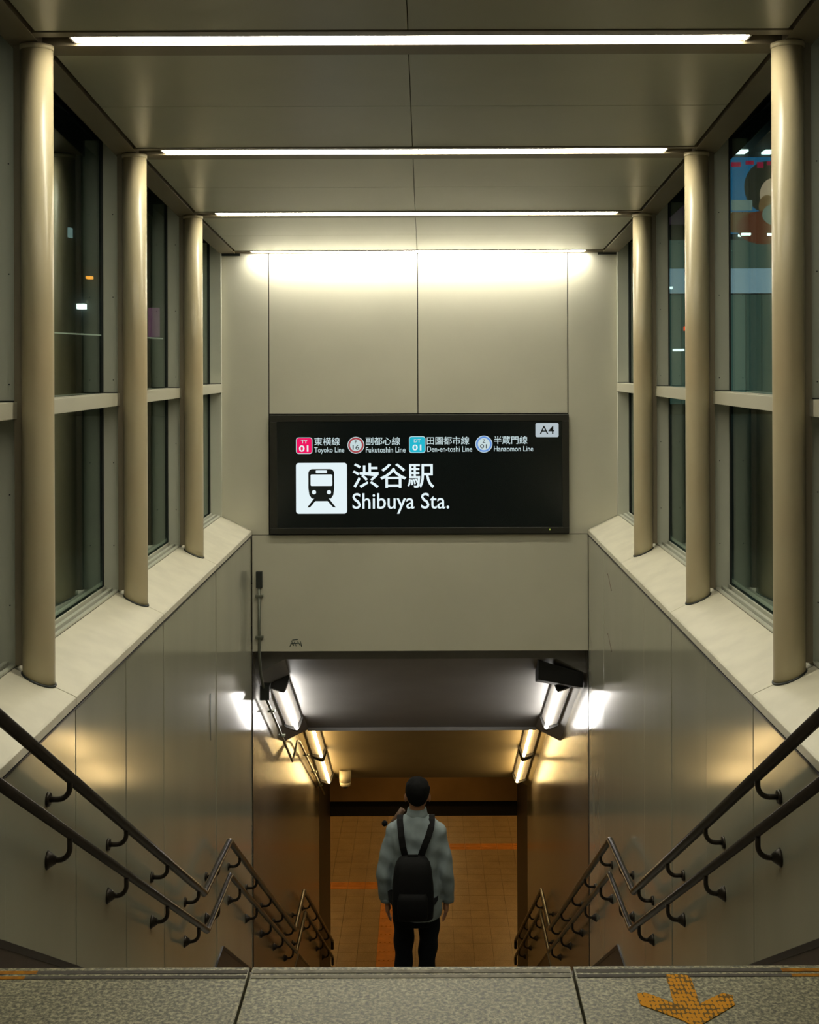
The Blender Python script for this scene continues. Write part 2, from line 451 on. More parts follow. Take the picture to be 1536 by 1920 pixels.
# cross beams with a trough for the lamps
LAMPY = [3.39, 5.14, 6.89, 8.635, 10.375]
for i, (ly, y, bw) in enumerate(zip(LAMPY, LY+[YE-.07], BWS+[.07])):
    bm = nb()
    x0, x1 = X(-1, 1.50), X(1, 1.50)
    tw = .05
    for ya, yb, dz in ((y-bw, ly-tw, 0), (ly+tw, y+bw, 0)):
        if yb-ya < .005: continue
        z = min(zc(ya), zc(yb)) if False else zc((ya+yb)/2)
        hexa(bm, [(x0,ya,zc(ya)-.004),(x1,ya,zc(ya)-.004),(x1,yb,zc(yb)-.004),(x0,yb,zc(yb)-.004),(x0,ya,zc(ya)+.1),(x1,ya,zc(ya)+.1),(x1,yb,zc(yb)+.1),(x0,yb,zc(yb)+.1)])
    box(bm, x0, x1, ly-tw, ly+tw, zc(ly)+.05, zc(ly)+.1)
    obj('cross_beam', bm, 'beam', ce)
for s, nm in SIDES:
    for (a, _), (b, _) in zip(CN, CN[1:]):
        obj('edge_beam', slab_bm(X(s, 1.500), X(s, 1.625), a, b, -.006, .13), 'beam', ce)
        obj('outer_beam', slab_bm(X(s, 1.76), X(s, 1.85), a, b, .10, .13), 'gasket', ce)

for s, nm in SIDES:
    bxo('beam_end', 'gasket', ce, X(s, 1.46), X(s, 1.61), YE-.02, YE-.001, zc(YE)-.022, zc(YE)+.02)
ord5 = ['nearest, above the picture', 'longest in the picture', 'second one from the top', 'third one from the top', 'last one, washing the end wall']
for i, ly in enumerate(LAMPY):
    t = thing('linear_light', 'long glowing strip light in a ceiling beam, '+ord5[i], 'light', (XC-.006, ly, zc(ly)+.05), 'strip lights in the canopy ceiling')
    hw = 1.34
    bm = nb()                                   # trough
    box(bm, -hw-.02, hw+.02, -.048, -.044, -.047, 0); box(bm, -hw-.02, hw+.02, .044, .048, -.047, 0)
    box(bm, -hw-.02, hw+.02, -.044, .044, -.004, 0)
    box(bm, -hw-.02, -hw-.012, -.044, .044, -.05, -.004); box(bm, hw+.012, hw+.02, -.044, .044, -.05, -.004)
    obj('housing', bm, 'reflector', t)
    bm = nb(); n = 10                           # lens: shallow half round
    prof = [(.036*math.cos(PI+PI*k/n), -.026+.030*math.sin(PI+PI*k/n)) for k in range(n+1)]
    prof += [(.036, -.006), (-.036, -.006)]
    A = [bm.verts.new((-hw, y, z)) for y, z in prof]; B = [bm.verts.new((hw, y, z)) for y, z in prof]
    bm.faces.new(A); bm.faces.new(B[::-1])
    for k in range(len(prof)): bm.faces.new((A[k], B[k], B[(k+1) % len(prof)], A[(k+1) % len(prof)]))
    obj('lamp_lens', bm, 'lampnew' if i == 4 else 'lamp', t)

# ------------------------------------------------------------------ windows and columns
cname = {3.45: 'outside the near edge of the picture', 5.19: 'nearest one seen', 6.93: 'middle one', 8.67: 'farthest one, by the end wall'}
wn = 0
for s, nm in SIDES:
    for ci, y in enumerate(COLS):
        xx = X(s, 1.522)
        base = zh(1.331 - (1.522-WALL)/(1.62-WALL)*.113)
        t = thing('round_column', 'cream round steel column on the %s coping, %s' % (nm, cname[y]), 'column', (xx, y, base), 'round columns along the windows')
        bm = nb(); R = .064
        rings = []
        zt = zc(y)-.004-base
        sl = .113/(1.62-WALL)
        n = 40
        for lev in range(4):
            ring = []
            for k in range(n):
                q = 2*PI*k/n; dx, dy = R*math.cos(q), R*math.sin(q)
                if lev == 0: z = s*dx*sl - .004
                elif lev == 1: z = s*dx*sl + .05
                elif lev == 2: z = zt*.6
                else: z = zt
                ring.append(bm.verts.new((dx, dy, z)))
            rings.append(ring)
        for A, B in zip(rings, rings[1:]):
            for k in range(n):
                f = bm.faces.new((A[k], A[(k+1) % n], B[(k+1) % n], B[k])); f.smooth = True
        bm.faces.new(rings[0][::-1]); bm.faces.new(rings[-1])
        obj('shaft', bm, 'column', t)
        bm = nb()
        pts = [((R+.001)*math.cos(2*PI*k/28), (R+.001)*math.sin(2*PI*k/28), 0) for k in range(29)]
        pts = [(a, b, s*a*sl+.002) for a, b, c in pts]
        tube(bm, pts, .005, 8, cap=False)
        obj('base_seal', bm, 'gasket', t)
        bm = nb(); cyl(bm, 0, 0, zt-.02, zt+.0, R+.003, 32); obj('cap_ring', bm, 'column', t)
        bm = nb()
        box(bm, s*.060, s*.092, -.012, .045, .06, zt); obj('fixing_plate', bm, 'beam', t)
    for a, b in zip(COLS, COLS[1:]+[YE]):
        wn += 1
        wd = setting('window_%d' % wn, 'tall glazed bay on the %s between canopy columns' % nm, 'window')
        last = b == YE
        ztm = zc(b)+.08
        zb = zh(1.218)
        fy0 = b+.03 if not last else YE-.045
        fy1 = b+.10 if not last else YE-.004
        bxo('mullion', 'alu', wd, X(s, 1.612), X(s, 1.702), fy0, fy1, zb, ztm, bevel=.002)
        bxo('gasket', 'gasket', wd, X(s, 1.702), X(s, 1.7115), fy0-.004, fy1+.004, zb, ztm)
        if not last:
            for kz in (.0, .45, .9, 1.35, 1.8):
                bm = nb(); tube(bm, [(X(s, 1.648), fy0+.001, zb+.25+kz), (X(s, 1.648), fy0-.002, zb+.25+kz)], .003, 8); obj('screw', bm, 'gasket', wd)
        ya = a+.10 if a > 0 else a
        # transom (crosses just behind the column)
        bxo('transom', 'transom', wd, X(s, 1.603), X(s, 1.70), a+.035 if a == 3.45 else a+.09, fy0-.001, zh(.207), zh(.139), bevel=.002)
        bxo('transom_end', 'gasket', wd, X(s, 1.610), X(s, 1.70), fy0-.006, fy0-.001, zh(.212), zh(.134))
        # bottom rail with ridges
        bm = nb()
        for h0, h1, dz in ((1.622, 1.642, .012), (1.655, 1.675, .02), (1.69, 1.70, .03)):
            box(bm, X(s, h0), X(s, h1), ya, fy0, zb-.01, zb+dz)
        obj('bottom_rail', bm, 'alu', wd)
        bxo('bottom_seal', 'gasket', wd, X(s, 1.622), X(s, 1.76), ya, fy0, zb-.008, zb+.003)
        for z0, z1 in ((zb+.02, zh(.207)), (zh(.139), ztm+.02)):
            bxo('glass_pane', 'glass', wd, X(s, 1.712), X(s, 1.718), a+.07, b+.07 if not last else YE-.002, z0, z1)

# ------------------------------------------------------------------ the backlit sign
SG = thing('station_sign', 'black backlit station sign with white train symbol and line names', 'sign', (XC, YE-.03, zh(.88)))
SD = YE-.055
def sp(px, py, off=0):                       # sign layout grid -> sign plane (1 unit = 4.33 mm)
    return ((px-798)*SD/2400-XC, off-.025, (687-py)*SD/2400+.88)
def srect(x0, x1, y0, y1): return [sp(x0,y1), sp(x1,y1), sp(x1,y0), sp(x0,y0)]
bm = nb()
a0, a1 = sp(505.5, 1001), sp(1066.5, 777.5)
i0, i1 = sp(519, 989), sp(1054, 790)
box(bm, a0[0], a1[0], -.03, .03, a0[2], i0[2]); box(bm, a0[0], a1[0], -.03, .03, i1[2], a1[2])
box(bm, a0[0], i0[0], -.03, .03, i0[2], i1[2]); box(bm, i1[0], a1[0], -.03, .03, i0[2], i1[2])
obj('frame', bm, 'signframe', SG, bevel=.003)
bxo('sign_face', 'signface', SG, i0[0], i1[0], -.024, .0, i0[2], i1[2])
def flat(name, outline, m, parent, lvl, th=.0012):
    y = -.0242 - .0012*lvl
    bm = nb(); poly(bm, [(p[0], y, p[2]) for p in outline], -th*.9, 'y')
    return obj(name, bm, m, parent)
def rrect(x0, x1, y0, y1, r, n=5):
    pts = []
    for cx, cy, q0 in ((x1-r, y0+r, -PI/2), (x1-r, y1-r, 0), (x0+r, y1-r, PI/2), (x0+r, y0+r, PI)):
        for k in range(n+1):
            q = q0+PI/2*k/n; pts.append(sp(cx+r*math.cos(q), cy+r*math.sin(q)))
    return pts
def circ(cx, cy, r, n=28): return [sp(cx+r*math.cos(2*PI*k/n), cy+r*math.sin(2*PI*k/n)) for k in range(n)]
def words(txt, x0, x1, y0, y1, m, parent, lvl, bold=0.0, name='lettering', label=None):
    c = bpy.data.curves.new(name, 'FONT'); c.body = txt; c.size = 1; c.offset = bold; c.extrude = 0; c.resolution_u = 3
    o = bpy.data.objects.new('t', c); COL.objects.link(o)
    bpy.context.view_layer.update()
    me = bpy.data.meshes.new_from_object(o.evaluated_get(bpy.context.evaluated_depsgraph_get()))
    bpy.data.objects.remove(o)
    if not me.vertices: print('EMPTY TEXT', txt); return
    xs = [v.co.x for v in me.vertices]; ys = [v.co.y for v in me.vertices]
    A, B = sp(x0, y1), sp(x1, y0)
    kx = (B[0]-A[0])/(max(xs)-min(xs)); ky = (B[2]-A[2])/(max(ys)-min(ys))
    mx, my = min(xs), min(ys); y = -.0242-.0012*lvl-.0009
    for v in me.vertices: v.co = (A[0]+(v.co.x-mx)*kx, y, A[2]+(v.co.y-my)*ky)
    me.name = name; me.materials.clear(); me.materials.append(M[m])
    q = bpy.data.objects.new(name, me); COL.objects.link(q); q.parent = parent
    if label: q['label'] = label
    return q
words('渋谷駅', 660.5, 813.5, 868, 915, 'lit', SG, 1, .009, label='large white Japanese lettering')
words('Shibuya Sta.', 660.2, 841.6, 924.0, 963, 'lit', SG, 1, .006, label='large white English lettering')
words('東横線', 588.7, 636.8, 819.6, 834.6, 'litsmall', SG, 1, .006)
words('Toyoko Line', 589, 645, 838, 850.6, 'litsmall', SG, 1, .004)
words('副都心線', 685.2, 749.9, 819.3, 834.3, 'litsmall', SG, 1, .006)
words('Fukutoshin Line', 685.6, 760, 837.8, 848.2, 'litsmall', SG, 1, .004)
words('田園都市線', 800, 879.6, 818.7, 833.7, 'litsmall', SG, 1, .006)
words('Den-en-toshi Line', 800.6, 885, 837, 847.2, 'litsmall', SG, 1, .004)
words('半蔵門線', 925.8, 988.8, 818.2, 833.3, 'litsmall', SG, 1, .006)
words('Hanzomon Line', 925.8, 999.5, 837, 846.8, 'litsmall', SG, 1, .004)
pl = flat('exit_plate', rrect(1003.8, 1047.2, 794, 820.4, 3), 'litdim', SG, 1); pl['label'] = 'pale exit number plate'
words('A4', 1011.8, 1039, 799.3, 814.4, 'signdark', pl, 2, .004)
for (x0, x1, y0, y1, m, t1, bx1, t2, bx2, lb) in (
        (554.6, 585.4, 819.3, 850.3, 'pink', 'TY', (563.9, 576.5, 823.7, 830.6), '01', (560.3, 578, 834.2, 846.2), 'crimson square line badge'),
        (766.6, 797.5, 818, 849.1, 'cyan', 'DT', (775.8, 788.4, 823.2, 829.4), '01', (772.9, 789.8, 833.3, 844.6), 'cyan square line badge')):
    bd = flat('line_badge', rrect(x0, x1, y0, y1, 5), 'litsmall', SG, 1); bd['label'] = lb
    flat('badge_field', rrect(x0+1.1, x1-1.1, y0+1.1, y1-1.1, 4.2), m, bd, 2)
    words(t1, *bx1, 'litsmall', bd, 3, .02); words(t2, *bx2, 'lit', bd, 3, .02)
for (cx, cy, r, m, t1, bx1, t2, bx2, lb) in (
        (667, 834.3, 15.8, 'redring', 'F', (665, 668.8, 825.2, 831.6), '16', (661, 673, 834, 842.6), 'round line badge with brick red ring'),
        (907, 833, 16, 'bluering', 'Z', (904.4, 909.8, 824, 830.4), '01', (900, 912.4, 833.3, 841), 'round line badge with blue ring')):
    bd = flat('line_badge', circ(cx, cy, r), 'litsmall', SG, 1); bd['label'] = lb
    flat('badge_ring', circ(cx, cy, r-1.3), m, bd, 2)
    flat('badge_field', circ(cx, cy, r-4.6), 'litsmall', bd, 3)
    words(t1, *bx1, 'signdark', bd, 4, .006); words(t2, *bx2, 'signdark', bd, 4, .006)
pg = flat('train_symbol', rrect(554.4, 650, 867.2, 962.5, 5), 'lit', SG, 1); pg['label'] = 'white square with dark train front'
body = []
for cx, cy, r, q0 in ((577.6+8, 878.7+8, 8, PI), (626-8, 878.7+8, 8, 1.5*PI)):
    for k in range(6): q = q0+PI/2*k/5; body.append(sp(cx+r*math.cos(q), cy+r*math.sin(q)))
body += [sp(626, 915), sp(624.5, 927), sp(620, 934), sp(615, 934), sp(615, 939), sp(589, 939), sp(589, 934), sp(584, 934), sp(579.3, 927), sp(577.6, 915)]
flat('train_body', body, 'signdark', pg, 2)
flat('rail_mark', [sp(588, 934), sp(593, 936), sp(580.5, 950.6), sp(575.5, 950.6)], 'signdark', pg, 2)
flat('rail_mark', [sp(616, 934), sp(611, 936), sp(624, 950.6), sp(629, 950.6)], 'signdark', pg, 2)
flat('train_window', rrect(581.8, 622.4, 888.9, 910.4, 2), 'lit', pg, 3)
flat('destination_panel', rrect(591.6, 612.4, 881.2, 886.3, 1.2), 'lit', pg, 3)
flat('headlight', circ(588.2, 922.2, 4, 16), 'lit', pg, 3); flat('headlight', circ(616.2, 922.2, 4, 16), 'lit', pg, 3)
bm = nb(); q = sp(1030, 993.5); box(bm, q[0]-.006, q[0]+.006, -.0325, -.030, q[2]-.006, q[2]+.006)
obj('glow_sticker', bm, emit('small green indicator', (.5, .6, .1, 1), .5), SG)  # small sticker on the sign frame, given a faint glow of its own

# ------------------------------------------------------------------ tunnel
def tunnel_sec(th):
    w_, d = WALL, .125
    pr = [(X(-1, w_), -d), (X(-1, 1.13), 0), (X(1, 1.13), 0), (X(1, w_), -d)]
    return pr + [(X(1, w_+.02), -d), (X(1, w_+.02), th), (X(-1, w_+.02), th), (X(-1, w_+.02), -d)]
tcl = setting('ceiling_tunnel', 'sloping dark tunnel ceiling with chamfered edges', 'ceiling')
bm = nb(); prism(bm, tunnel_sec(.2), YE+.2, zh(2.32+.2*.562), 12.74, zh(2.32+.562*(12.74-YE)+.0)); obj('upper_soffit', bm, 'tunnelceil', tcl)
A_end = 2.32+.562*(12.74-YE)
B0 = lambda y: 3.895+.585*(y-14.1)
bm = nb(); prism(bm, tunnel_sec(.2), 12.70, zh(B0(12.70)), 16.5, zh(B0(16.5))); obj('lower_soffit', bm, 'lowceil', tcl)
bxo('flat_soffit', 'lowceil', tcl, X(-1, WALL+.02), X(1, WALL+.02), 16.5, 18.9, zh(B0(16.5)), zh(B0(16.5))+.2)
bxo('step_fascia', 'tunnelceil', tcl, X(-1, 1.13), X(1, 1.13), 12.68, 12.74, zh(A_end), zh(B0(12.7))+.15)
for s, nm in SIDES:
    tw = setting('wall_tunnel_'+nm, 'brown glossy mosaic tunnel wall on the '+nm, 'wall')
    bm = nb(); x0, x1 = X(s, WALL), X(s, WALL+.15)
    pts = [(YE, H1+1.2, 2.25), (12.97, H2+.35, 2.45), (14.15, H2+.35, 3.4), (16.9, 8.7, 4.3)]
    for (a, lo, hi), (b, lo2, hi2) in zip(pts, pts[1:]):
        hexa(bm, [(x0,a,zh(lo)),(x1,a,zh(lo)),(x1,b,zh(lo2)),(x0,b,zh(lo2)),(x0,a,zh(hi)),(x1,a,zh(hi)),(x1,b,zh(hi2)),(x0,b,zh(hi2))])
    obj('mosaic_face', bm, 'tunnelwall', tw)
    bxo('end_pier', 'pier', tw, X(s, WALL), X(s, WALL+.15), 16.9, 18.85, zh(H3+.1), zh(4.9))
    bxo('corner_trim', 'skirttrim', tw, X(s, WALL-.004), X(s, WALL+.01), YE+.002, YE+.03, zh(4.9+1.2), zh(2.33))
lt = setting('trim_3', 'brown lintel across the foot of the tunnel', 'lintel')
bxo('lintel_face', 'lintel', lt, X(-1, WALL+.15), X(1, WALL+.15), 18.8, 18.95, zh(6.385), zh(5.1))
bxo('lintel_soffit', 'pier', lt, X(-1, WALL+.15), X(1, WALL+.15), 18.96, 19.15, zh(6.66), zh(5.3))

# fixtures along the tunnel
def fixture(side, y0, h0, y1, h1, m, label):
    """V reflector batten; (y,h) are the ends of its tube"""
    hx = 1.187
    t = thing('tube_light', label, 'light', (X(side, hx), y0, zh(h0)), 'batten tube lights in the tunnel')
    L = math.hypot(y1-y0, h1-h0)
    ang = -math.atan2(h1-h0, y1-y0)
    t.rotation_mode = 'YXZ'; t.rotation_euler = (ang, side*.46, 0)
    bm = nb()
    sec = [(-.078, .078), (-.015, .022), (.015, .022), (.078, .078), (.078, .088), (-.078, .088)]
    prism(bm, sec, .02, 0, L-.02, 0); obj('reflector', bm, 'reflector', t)
    for yy in (.0, L-.04):
        bm = nb(); prism(bm, [(-.097, .089), (-.092, .062), (-.021, -.012), (.021, -.012), (.092, .062), (.097, .089)], yy, 0, yy+.04, 0)
        c = obj('end_cap', bm, 'fixdark', t)
        bm = nb(); tube(bm, [(0, yy-.012, 0), (0, yy+.052, 0)], .022, 14); obj('lamp_holder', bm, 'fixdark', c)
    for sx in (-1, 1):
        bm = nb(); box(bm, sx*.078, sx*.084, .0, L, .072, .090); obj('edge_strip', bm, 'fixdark', t)
    bm = nb(); tube(bm, [(0, .03, 0), (0, L-.03, 0)], .016, 14); obj('tube', bm, m, t)
for s, nm in SIDES:
    fixture(s, 10.98, 2.465+.562*(10.98-YE), 12.22, 2.465+.562*(12.22-YE), 'cooltube', 'white tube light at the top of the tunnel, on the '+nm)
    f = lambda y: 4.04+.585*(y-14.1)
    fixture(s, 13.80, f(13.80), 15.04, f(15.04), 'warmtube', 'yellow tube light half way down the tunnel, on the '+nm)
    fixture(s, 15.12, f(15.12), 16.20, f(16.20), 'warmtube', 'lowest yellow tube light in the tunnel, on the '+nm)

# black equipment box at the right of the tunnel mouth
bm = nb()
ya, yb = YE+.22, YE+.50
za, zb_ = zh(2.32+.562*(ya-YE)), zh(2.32+.562*(yb-YE))
x0, x1 = X(1, .98), X(1, 1.355)
hexa(bm, [(x0,ya,za-.17),(x1,ya,za-.24),(x1,yb,zb_-.16),(x0,yb,zb_-.10),(x0,ya,za-.002),(x1,ya,za-.115),(x1,yb,zb_-.115),(x0,yb,zb_-.002)])
eb = obj('equipment_box', bm, 'box', bevel=.006); tag(eb, 'black box under the tunnel ceiling in the right corner of its mouth', 'box')

# camera housing
t = thing('ceiling_lamp', 'unseen warm light added under the flat soffit to brighten the lintel', 'light', (XC, 17.5, zh(B0(16.5))))  # added light, hidden from view, brightens the lintel face
bxo('lamp_tray', 'reflector', t, -.65, .65, -.09, .09, -.02, .0)
bxo('lamp_lens', emit('added lintel light', (1, .61, .20, 1), 20), t, -.6, .6, -.05, .05, -.03, -.02)
t = thing('dome_camera', 'cream dome security camera under the tunnel ceiling at the left', 'camera', (-1.03, 16.15, zh(B0(16.15))-.19))
bm = nb(); cyl(bm, 0, 0, .05, .20, .075, 24); obj('housing', bm, 'camhouse', t)
bm = nb(); cyl(bm, 0, 0, .0, .05, .062, 24, .075)
obj('skirt', bm, 'camhouse', t)
bm = nb(); bmesh.ops.create_uvsphere(bm, u_segments=16, v_segments=10, radius=.04); obj('dome', bm, 'smoke', t, smooth=True)

# conduit on the left
t = thing('conduit', 'grey conduit running down the end wall and along the left tunnel corner', 'conduit', (-1.362, YE-.02, zh(1.8)))
def rel(y, h, dx=0): return (dx, y-(YE-.02), -(h-1.8))
path = [rel(YE-.02, 1.74), rel(YE-.02, 2.33), rel(YE+.06, 2.52), rel(10.78, 2.77), rel(12.95, 3.99), rel(13.15, 3.98), rel(13.45, 3.93), rel(13.72, 4.02), rel(17.0, 5.68)]
bm = nb(); tube(bm, path, .012, 10); obj('pipe', bm, 'pipe', t)
bm = nb(); box(bm, -.024, .026, -.018, .018, 1.8-1.80, 1.8-1.665); obj('junction_box', bm, 'gasket', t, bevel=.003)
bm = nb(); box(bm, -.03, .05, .24, .36, -.98, -.86); obj('junction_box', bm, 'gasket', t, bevel=.003)
for y, h in ((YE-.02, 1.865), (YE-.02, 2.20), (11.2, 3.01), (12.0, 3.455), (14.4, 4.365), (15.4, 4.87), (16.3, 5.325)):
    q = rel(y, h); bm = nb(); box(bm, -.030, .034, q[1]-.016, q[1]+.018, q[2]-.010, q[2]+.010); obj('clamp', bm, 'pipe', t, bevel=.002)

# ------------------------------------------------------------------ lower hall
hall = setting('floor_hall', 'tan tiled floor of the lower hall with orange tactile strips', 'floor')
bxo('screed', 'hallbase', hall, -9, 9, 17.9, 34, zh(H3)-.3, zh(H3)-.022)
gx = [-.785+.3*k for k in range(-4, 9)]
for r in range(23):
    y0 = 19.2+.3*r
    for x0 in gx:
        tac = (abs(x0+.785) < .01 and r <= 16) or (r == 10 and x0 < -.7) or (r == 16 and x0 > -.8)
        if tac:
            bm = nb(); box(bm, x0+.002, x0+.298, y0+.002, y0+.298, zh(H3)-.022, zh(H3)+.001)
            along = not (r in (10, 16))
            for k in range(4):
                c = .045+.07*k
                if along: box(bm, x0+c-.012, x0+c+.012, y0+.02, y0+.28, zh(H3)+.001, zh(H3)+.006)
                else: box(bm, x0+.02, x0+.28, y0+c-.012, y0+c+.012, zh(H3)+.001, zh(H3)+.006)
            o = obj('tactile_tile', bm, 'tactile', hall); o['label'] = 'orange ribbed tactile tile'
        else:
            bxo('floor_tile', 'hallfloor', hall, x0+.002, x0+.298, y0+.002, y0+.298, zh(H3)-.022, zh(H3))
for a in ((-9, -1.985, 17.9, 34), (1.915, 9, 17.9, 34), (-1.985, 1.915, 17.9, 19.2), (-1.985, 1.915, 26.1, 34)):
    bxo('plain_paving', 'hallfloor', hall, *a, zh(H3)-.02, zh(H3)-.001)
hw_ = setting('wall_hall', 'plain walls enclosing the lower hall', 'wall')
bxo('far_wall', 'lintel', hw_, -9, 9, 34, 34.2, zh(H3), zh(5.8))
bxo('side_wall', 'lintel', hw_, -9.2, -9, 18.9, 34, zh(H3), zh(5.8)); bxo('side_wall', 'lintel', hw_, 9, 9.2, 18.9, 34, zh(H3), zh(5.8))
bxo('near_wall', 'lintel', hw_, -9, X(-1, WALL+.15), 18.85, 19.1, zh(H3), zh(5.8)); bxo('near_wall', 'lintel', hw_, X(1, WALL+.15), 9, 18.85, 19.1, zh(H3), zh(5.8))
hc = setting('ceiling_hall', 'plain ceiling of the lower hall', 'ceiling')
bxo('slab', 'lowceil', hc, -9, 9, 18.96, 34.2, zh(6.0), zh(5.8))
for k, (xx, yy) in enumerate(((-2.6, 21.2), (2.2, 21.2), (-2.6, 25.2), (2.2, 25.2), (0, 29.5))):
    t = thing('ceiling_lamp', 'warm lamp on the lower hall ceiling, '+('near left', 'near right', 'middle left', 'middle right', 'farthest')[k], 'light', (xx, yy, zh(6.0)), 'lamps of the lower hall')
    bxo('lamp_tray', 'reflector', t, -.65, .65, -.09, .09, -.04, .0)
    bxo('lamp_lens', 'halllamp', t, -.6, .6, -.07, .07, -.055, -.04)

# ------------------------------------------------------------------ handrails
def handrail(s, nm, lvl):
    up = lvl == 'upper'
    if up:
        P = [(2.95, -1.16+.562*2.95), (7.69, 3.16), (8.68, 3.215), (12.97, 5.70), (13.92, 5.70), (17.97, 8.05)]; r = .0215
    else:
        P = [(2.95, -.95+.562*2.95), (7.79, 3.43), (8.70, 3.455), (13.08, 5.98), (14.06, 5.99), (18.0, 8.29)]; r = .0185
    xx = X(s, RAILH)
    t = thing('handrail', '%s dark metal handrail on the %s stair wall' % (lvl, nm), 'handrail', (xx, P[0][0], zh(P[0][1])), 'handrails along the stairs')
    o0 = Vector((xx, P[0][0], zh(P[0][1])))
    W_ = lambda y, h, dx=0: Vector((xx+dx, y, zh(h))) - o0
    pts = [W_(*P[0])]
    for i in range(1, len(P)-1):
        p, a, b = W_(*P[i]), W_(*P[i-1]), W_(*P[i+1])
        d0, d1 = (a-p).normalized(), (b-p).normalized()
        for k in (.028, .010): pts.append(p+d0*k)
        for k in (.010, .028): pts.append(p+d1*k)
    pts.append(W_(*P[-1]))
    e = W_(P[-1][0]+.05, P[-1][1]+.05); e2 = W_(P[-1][0]+.06, P[-1][1]+.15)
    pts += [e, e2]
    bm = nb(); tube(bm, pts, r, 16); obj('rail', bm, 'rail', t)
    if up:
        bm = nb(); tube(bm, [W_(3.02, P[0][1]+.04), W_(3.02, 1.495)], .019, 14); pp = obj('post', bm, 'rail', t)
        bm = nb(); tube(bm, [W_(3.02, 1.49), W_(3.02, 1.4995)], [.045, .048], 18); obj('base_flange', bm, 'railarm', pp)
    def hat(y):
        for (a, ha), (b, hb) in zip(P, P[1:]):
            if a <= y <= b: return ha+(hb-ha)*(y-a)/(b-a)
    for y in (4.80, 5.70, 6.60, 7.50, 8.22, 9.15, 10.05, 10.95, 11.85, 12.75, 13.5, 14.6, 15.5, 16.4, 17.3):
        h = hat(y)
        dw = (WALL-RAILH)*s
        bm = nb()
        drop = .082 if up else .098
        R = .044
        c = [W_(y, h+.01), W_(y, h+drop-R)]
        for k in range(1, 7):
            q = PI/2*k/6
            c.append(W_(y, h+drop-R+R*math.sin(q), s*R*(1-math.cos(q))))
        c.append(W_(y, h+drop, dw-s*.004))
        tube(bm, c, .0105, 10); b = obj('bracket', bm, 'railarm', t)
        bm = nb()
        if up: tube(bm, [W_(y, h+drop, dw-s*.012), W_(y, h+drop, dw-s*.001)], [.024, .028], 18)
        else: tube(bm, [W_(y, h+drop, dw-s*.034), W_(y, h+drop, dw-s*.012), W_(y, h+drop, dw-s*.001)], [.013, .028, .036], 18)
        obj('flange', bm, 'railarm', b)
for s, nm in SIDES:
    for lvl in ('upper', 'lower'): handrail(s, nm, lvl)

# ------------------------------------------------------------------ marks on the walls
bm = nb(); z0 = zh(2.245)
mk = [[(-1.115, .0), (-1.10, .05), (-1.085, .01)], [(-1.08, .04), (-1.065, .005), (-1.05, .045), (-1.03, .01)], [(-1.11, .025), (-1.04, .03)], [(-1.03, .045), (-1.018, .0)], [(-1.095, .055), (-1.05, .06)]]
for l in mk: tube(bm, [(x-.0, YE-.0015, z0-.04+z*1.0) for x, z in l], .0035, 6)
tag(obj('graffiti_scribble', bm, 'ink'), 'small dark scribble on the end wall just above the tunnel mouth', 'graffiti')
for k, (yy, hh) in enumerate(((9.33, 1.52), (9.33, 1.955))):
    bm = nb(); xx = X(1, WALL)-.002
    tube(bm, [(xx, yy, zh(hh)), (xx, yy-.05, zh(hh+.012)), (xx, yy-.12, zh(hh+.055)), (xx, yy-.18, zh(hh+.085))], .0025, 6)
    bmesh.ops.create_icosphere(bm, subdivisions=1, radius=.006, matrix=Matrix.Translation((xx, yy, zh(hh)))); bmesh.ops.create_icosphere(bm, subdivisions=1, radius=.006, matrix=Matrix.Translation((xx, yy-.18, zh(hh+.085))))
    tag(obj('scuff_mark', bm, 'scuff'), 'dark hooked scuff on the right wall panel, %s of the two' % ('upper', 'lower')[k], 'scuff')
bm = nb(); tube(bm, [(X(-1, WALL)+.001, 8.43, zh(2.15)), (X(-1, WALL)+.001, 8.42, zh(2.3)), (X(-1, WALL)+.001, 8.44, zh(2.46))], .0018, 6)
tag(obj('ink_line', bm, mat('blue ink', (.13, .17, .18, 1), .5)), 'thin bluish vertical ink line on the left wall panel', 'graffiti')

# ------------------------------------------------------------------ the man
PX, PY, PZ = -.069, 7.92, zh(H1)
def loft(bm, rings, n=20, power=2.0):
    """rings: (x, y, z, rx, ry) horizontal ellipses"""
    R = []
    for (x, y, z, rx, ry) in rings:
        ring = []
        for k in range(n):
            q = 2*PI*k/n; c, s_ = math.cos(q), math.sin(q)
            e = 2/power
            ring.append(bm.verts.new((x+rx*math.copysign(abs(c)**e, c), y+ry*math.copysign(abs(s_)**e, s_), z)))
        R.append(ring)
    for A, B in zip(R, R[1:]):
        for k in range(n): bm.faces.new((A[k], A[(k+1) % n], B[(k+1) % n], B[k]))
    bm.faces.new(R[0][::-1]); bm.faces.new(R[-1])
def ball(bm, c, r, sc=(1,1,1), seg=18):
    bmesh.ops.create_uvsphere(bm, u_segments=seg, v_segments=max(8, seg//2+2), radius=r, matrix=Matrix.Translation(c) @ Matrix.Diagonal((*sc, 1)))
def fused(name, bm, m, parent, vox, smooth=6, fac=.6):
    """parts of one surface fused into a single continuous mesh"""
    finish(bm)
    me = bpy.data.meshes.new('tmp'); bm.to_mesh(me); bm.free()
    o = bpy.data.objects.new('tmp', me); COL.objects.link(o)
    r = o.modifiers.new('r', 'REMESH'); r.mode = 'VOXEL'; r.voxel_size = vox
    sm = o.modifiers.new('s', 'SMOOTH'); sm.iterations = smooth; sm.factor = fac
    bpy.context.view_layer.update()
    m2 = bpy.data.meshes.new_from_object(o.evaluated_get(bpy.context.evaluated_depsgraph_get()))
    bpy.data.objects.remove(o)
    for f in m2.polygons: f.use_smooth = True
    m2.materials.clear(); m2.materials.append(M[m]); m2.name = name
    q = bpy.data.objects.new(name, m2); COL.objects.link(q); q.parent = parent
    return q
